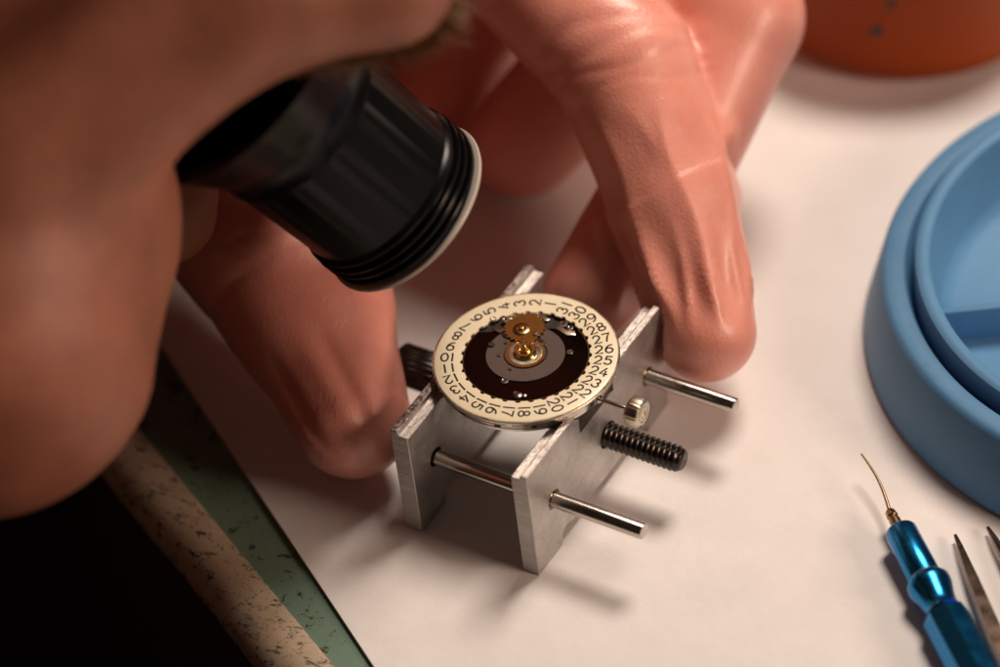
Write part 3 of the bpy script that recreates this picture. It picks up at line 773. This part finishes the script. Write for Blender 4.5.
# cranium and face
g.ell(hp(-8.2, 3.2, 3.4), (9.6, 7.4, 8.4), HA, .6)
g.ell(hp(-4.2, 3.2, -3.6), (5.2, 5.7, 7.2), HA, 1.6)
g.cone(hp(-6.5, -2.6, -5.2), hp(-2.2, 2.0, -9.6), 1.5, 1.5, 1.2); g.cone(hp(-6.5, 9.0, -5.2), hp(-2.2, 4.4, -9.6), 1.5, 1.5, 1.2)
g.ell(hp(-1.2, 3.2, -9.3), (1.7, 2.0, 1.5), HA, 1.2)
for s in (-1, 1):
    y = 3.2 + s * 3.2
    g.ell(hp(-1.5, y + s * 1.0, -3.6), (2.5, 2.3, 2.6), HA, 1.0)              # cheek
    g.cone(hp(-.2, y - s * 1.6, 1.9), hp(-1.3, y + s * 2.2, 1.7), .95, 1.0, .7)    # brow
    g.cone(hp(-1.5, y + s * 2.4, 1.5), hp(-2.4, y + s * 2.4, -2.5), 1.0, 1.1, .8)  # outer orbit
    g.ell(hp(-.1, y, -.2), (1.5, 1.7, 1.25), HA, .6, sub=True)                # socket
    g.ell(hp(-9.3, 3.2 + s * 7.3, -1.6), (1.5, .6, 3.0), HA, .5)                # ear
    g.ell(hp(-9.0, 3.2 + s * 7.9, -1.5), (.9, .35, 2.0), HA, .3, sub=True)
g.ell(hp(-1.9, 6.4, -.1), (1.35, 1.5, 1.3), HA, .3)                           # closed left eye lid
g.cone(hp(-.5, 3.2, .6), hp(1.45, 3.1, -2.7), .65, .85, .5)                    # nose
g.ell(hp(.9, 2.4, -3.1), (.8, .6, .6), HA, .3); g.ell(hp(.9, 3.9, -3.1), (.8, .6, .6), HA, .3)
g.cone(hp(-.1, 2.2, -5.9), hp(-.1, 4.2, -5.9), .55, .55, .4); g.cone(hp(-.3, 2.3, -6.9), hp(-.3, 4.1, -6.9), .6, .6, .4)
g.cone(hp(-.2, 1.6, -6.4), hp(-.2, 4.8, -6.4), .30, .30, .2, sub=True)
g.cone(hp(-.89, -2.24, 1.08), hp(.49, -2.3, 2.39), 1.08, 1.0, .6)
g.cone(hp(-.89, -2.24, 1.08), hp(-1.33, -2.11, -1.2), 1.08, 1.1, .6)
g.cone(hp(-.97, -.6, -3.9), hp(-.75, -1.35, -5.05), 2.25, 2.65, .8)
# neck, trunk, arms
neck0 = hp(-9.5, 3.2, -6.); chest = np.array([-17., -19., -8.]); SL = np.array([-32.5, -11., -3.]); SR = np.array([-6., -31., -4.])
neck1 = np.array([-19., -19.5, 1.])
g.cone(neck0, neck1, 5.2, 6.0, 3.)
g.cone(SL, SR, 5.6, 5.6, 4.); g.ell(chest, (15, 9.5, 16), [[.85, -.53, 0], [.53, .85, 0], [0, 0, 1]], 4.); g.ell((-19, -23, -30), (15, 10, 16), [[.85, -.53, 0], [.53, .85, 0], [0, 0, 1]], 5.)
g.cone(SL, el, 4.8, 3.9, 2.); g.cone(el, wr, 3.9, 1.95, 1.2)
ELR = np.array([3.5, -33., -24.]); WRR = np.array([-11., -15., -30.])
g.cone(SR, ELR, 4.8, 3.9, 2.); g.cone(ELR, WRR, 3.9, 2.2, 1.2)
hand(g, -.20, .3)
# the right hand rests, loosely curled, on the lap
hd = (WRR - ELR) / np.linalg.norm(WRR - ELR); sdr = np.array([.75, .6, 0.]); sdr -= hd * (sdr @ hd); sdr /= np.linalg.norm(sdr)
def rhand(g, off, k=.4):
    pm = WRR + hd * 5
    g.cone(WRR, pm + sdr * 2.6, 2.1 + off, 1.5 + off, .8); g.cone(WRR, pm - sdr * 2.6, 2.1 + off, 1.4 + off, .8); g.cone(pm + sdr * 2.6, pm - sdr * 2.6, 1.5 + off, 1.4 + off, .8)
    for i, (s_, l1, l2, l3) in enumerate(((-3.1, 3.4, 2.3, 1.6), (-1.1, 3.9, 2.6, 1.8), (1.0, 3.7, 2.4, 1.7), (2.9, 2.9, 1.9, 1.5))):
        m0 = pm + hd * 1.5 + sdr * s_; p1_ = m0 + hd * l1 + np.array([0, 0, -.8]); p2_ = p1_ + hd * l2 * .5 + np.array([0, 0, -l2 * .85]); p3_ = p2_ - hd * l3 * .5 + np.array([0, 0, -l3 * .8])
        r = .95 if i < 3 else .8
        g.cone(m0, p1_, r + .1 + off, r + off, k); g.cone(p1_, p2_, r + off, r - .1 + off, .2); g.cone(p2_, p3_, r - .1 + off, r - .2 + off, .2)
    a_ = WRR + hd * 1.5 - sdr * 2.0; b_ = a_ + hd * 3.0 - sdr * 2.6; c_ = b_ + hd * 2.8 - sdr * .4 + np.array([0, 0, -.9])
    g.cone(a_, b_, 1.4 + off, 1.1 + off, .5); g.cone(b_, c_, 1.1 + off, .85 + off, .3)
rhand(g, -.2)
V, Q = g.mesh(); V = relax(V, Q, 2, .4)
person = np_mesh('person', V, Q, M_skin)
tag(person, 'person in pink gloves bending close over the movement with a black loupe at the eye', 'person')
o = np_mesh('glove', GV, GQ, M_glove, person)
# right glove
b0 = np.minimum(WRR, WRR + hd * 13) - 6; b1 = np.maximum(WRR, WRR + hd * 13) + 6
g = Grid(np.arange(b0[0], b1[0], .3), np.arange(b0[1], b1[1], .3), np.arange(b0[2] - 2, b1[2], .3)); rhand(g, .0)
g.cone(WRR, WRR - hd * 4, 2.3, 2.7, .5)
V, Q = g.mesh(); np_mesh('glove', V, Q, M_glove, person)
# shirt
g = Grid(np.arange(-58, 14, .7), np.arange(-50, 20, .7), np.arange(-52, 12, .7))
g.cone(SL, SR, 6.4, 6.4, 4.); g.ell(chest, (15.8, 10.3, 16.5), [[.85, -.53, 0], [.53, .85, 0], [0, 0, 1]], 4.); g.ell((-19, -23, -30), (15.8, 10.8, 16.8), [[.85, -.53, 0], [.53, .85, 0], [0, 0, 1]], 5.)
g.cone(SL, el, 5.7, 4.9, 2.); g.cone(el, el + (wr - el) * .68, 4.9, 3.4, 1.2)
g.cone(SR, ELR, 5.7, 4.9, 2.); g.cone(ELR, ELR + (WRR - ELR) * .68, 4.9, 3.5, 1.2)
V, Q = g.mesh(); V = relax(V, Q, 1, .5); np_mesh('shirt', V, Q, M_cloth, person)
# short hair over the scalp
g = Grid(*[np.arange(a, b, .3) for a, b in zip(hp(-8, 3.2, 4) - 13, hp(-8, 3.2, 4) + 13)])
g.ell(hp(-8.7, 3.2, 4.0), (9.9, 7.9, 8.7), HA, .5)
for q in ((hp(1.2, 3.2, 1.0), 5.5), (hp(-3.5, -3.6, -1.5), 3.4), (hp(-3.5, 10, -1.5), 3.4)): g.ell(q[0], (q[1],) * 3, HA, .5, sub=True)
V, Q = g.mesh(); NVh = vnormals(V, Q)
q_ = (V - E0) @ np.array([hf, hl, hu]).T
V = V + NVh * (.14 * np.sin(q_[:, 1] * 7 + np.sin(q_[:, 0] * 1.2) * 2)[:, None])
np_mesh('hair', V, Q, M_hair, person)
# eyebrow hairs
def hairs(name, n, fn, m, w):
    bm = bmesh.new()
    for i in range(n):
        p, d, L = fn(i); p = Vector(p); d = Vector(d).normalized(); sd = d.orthogonal().normalized() * w; s2 = d.cross(sd)
        cv = Vector((random.uniform(-1, 1), random.uniform(-1, 1), random.uniform(-1, 1))) * .12 * L
        mid = p + d * L * .5 + cv; tip = p + d * L + cv * .3
        A = [bm.verts.new(p + sd * math.cos(a) + s2 * math.sin(a)) for a in (0, 2.1, 4.2)]; B = [bm.verts.new(mid + (sd * math.cos(a) + s2 * math.sin(a)) * .7) for a in (0, 2.1, 4.2)]; Tv = bm.verts.new(tip)
        for k in range(3):
            bm.faces.new((A[k], A[(k + 1) % 3], B[(k + 1) % 3], B[k])); bm.faces.new((B[k], B[(k + 1) % 3], Tv))
    return obj(name, bm, m, person)
for s in (-1, 1):
    y = 3.2 + s * 3.2
    def fn(i, s=s, y=y):
        u = random.random(); a = np.array((-.2, y - s * 1.6, 1.9)) * (1 - u) + np.array((-1.3, y + s * 2.2, 1.7)) * u
        v_ = random.uniform(-.1, 1.1); nd = np.array([math.cos(v_), 0, math.sin(v_)])
        if s < 0: a = np.array((-.89, -2.24, 1.08)) * (1 - u) + np.array((.49, -2.3, 2.39)) * u; v_ = random.uniform(-.9, .6); nd = np.array([math.cos(v_), 0, math.sin(v_)]) * 1.08
        p = hp(*(a + nd * .90)); dr = hf * (.5 + .5 * random.random()) + hl * s * random.uniform(.1, .9) + hu * random.uniform(.0, .7)
        return p, dr, random.uniform(.3, .65)
    hairs('eyebrow', 900, fn, M_brow, .022)

# ================================================================== LIGHT
w = bpy.data.worlds.new('World'); S.world = w; w.use_nodes = True
bg = w.node_tree.nodes['Background']; bg.inputs[0].default_value = (1., .66, .50, 1); bg.inputs[1].default_value = .015
def area(name, loc, target, size, power, col):
    l = bpy.data.lights.new(name, 'AREA'); l.shape = 'DISK'; l.size = size; l.energy = power; l.color = col
    o = bpy.data.objects.new(name, l); C.objects.link(o); o.location = loc
    o.rotation_euler = (Vector(target) - Vector(loc)).to_track_quat('-Z', 'Y').to_euler(); return o
area('bench_lamp', (4.5, 29.5, 52.5), (1, 2, 0), 20., 32500, (1., .83, .70))
area('camera_side_fill', (30., -60., 60.), (0, 0, 2), 45, 500, (1., .66, .48))  # added weak fill from the camera side, stands for no actual lamp
area('side_lamp', (58., 6., 29.), (0, 0, 1), 20, 19500, (1., .72, .56))

# ================================================================== CAMERA
cd = bpy.data.cameras.new('camera'); co = bpy.data.objects.new('camera', cd); C.objects.link(co); S.camera = co
Rv = Vector((.85532646, .50898973, -.09667528)); Uv = Vector((-.28895915, .62355143, .72642014)); Fv = Vector((-.4300224, .59339116, -.68041728))
m = Matrix((( Rv.x, Uv.x, -Fv.x, 20.9978523), (Rv.y, Uv.y, -Fv.y, -29.56035485), (Rv.z, Uv.z, -Fv.z, 36.49077855), (0, 0, 0, 1)))
co.matrix_world = m
cd.sensor_width = 36; cd.lens = 118.26; cd.clip_start = 1; cd.clip_end = 3000
cd.dof.use_dof = True; cd.dof.focus_distance = 49.6; cd.dof.aperture_fstop = .082
S.render.engine = 'CYCLES'
S.view_settings.view_transform = 'Standard'; S.view_settings.look = 'None'; S.view_settings.exposure = 0; S.view_settings.gamma = 1
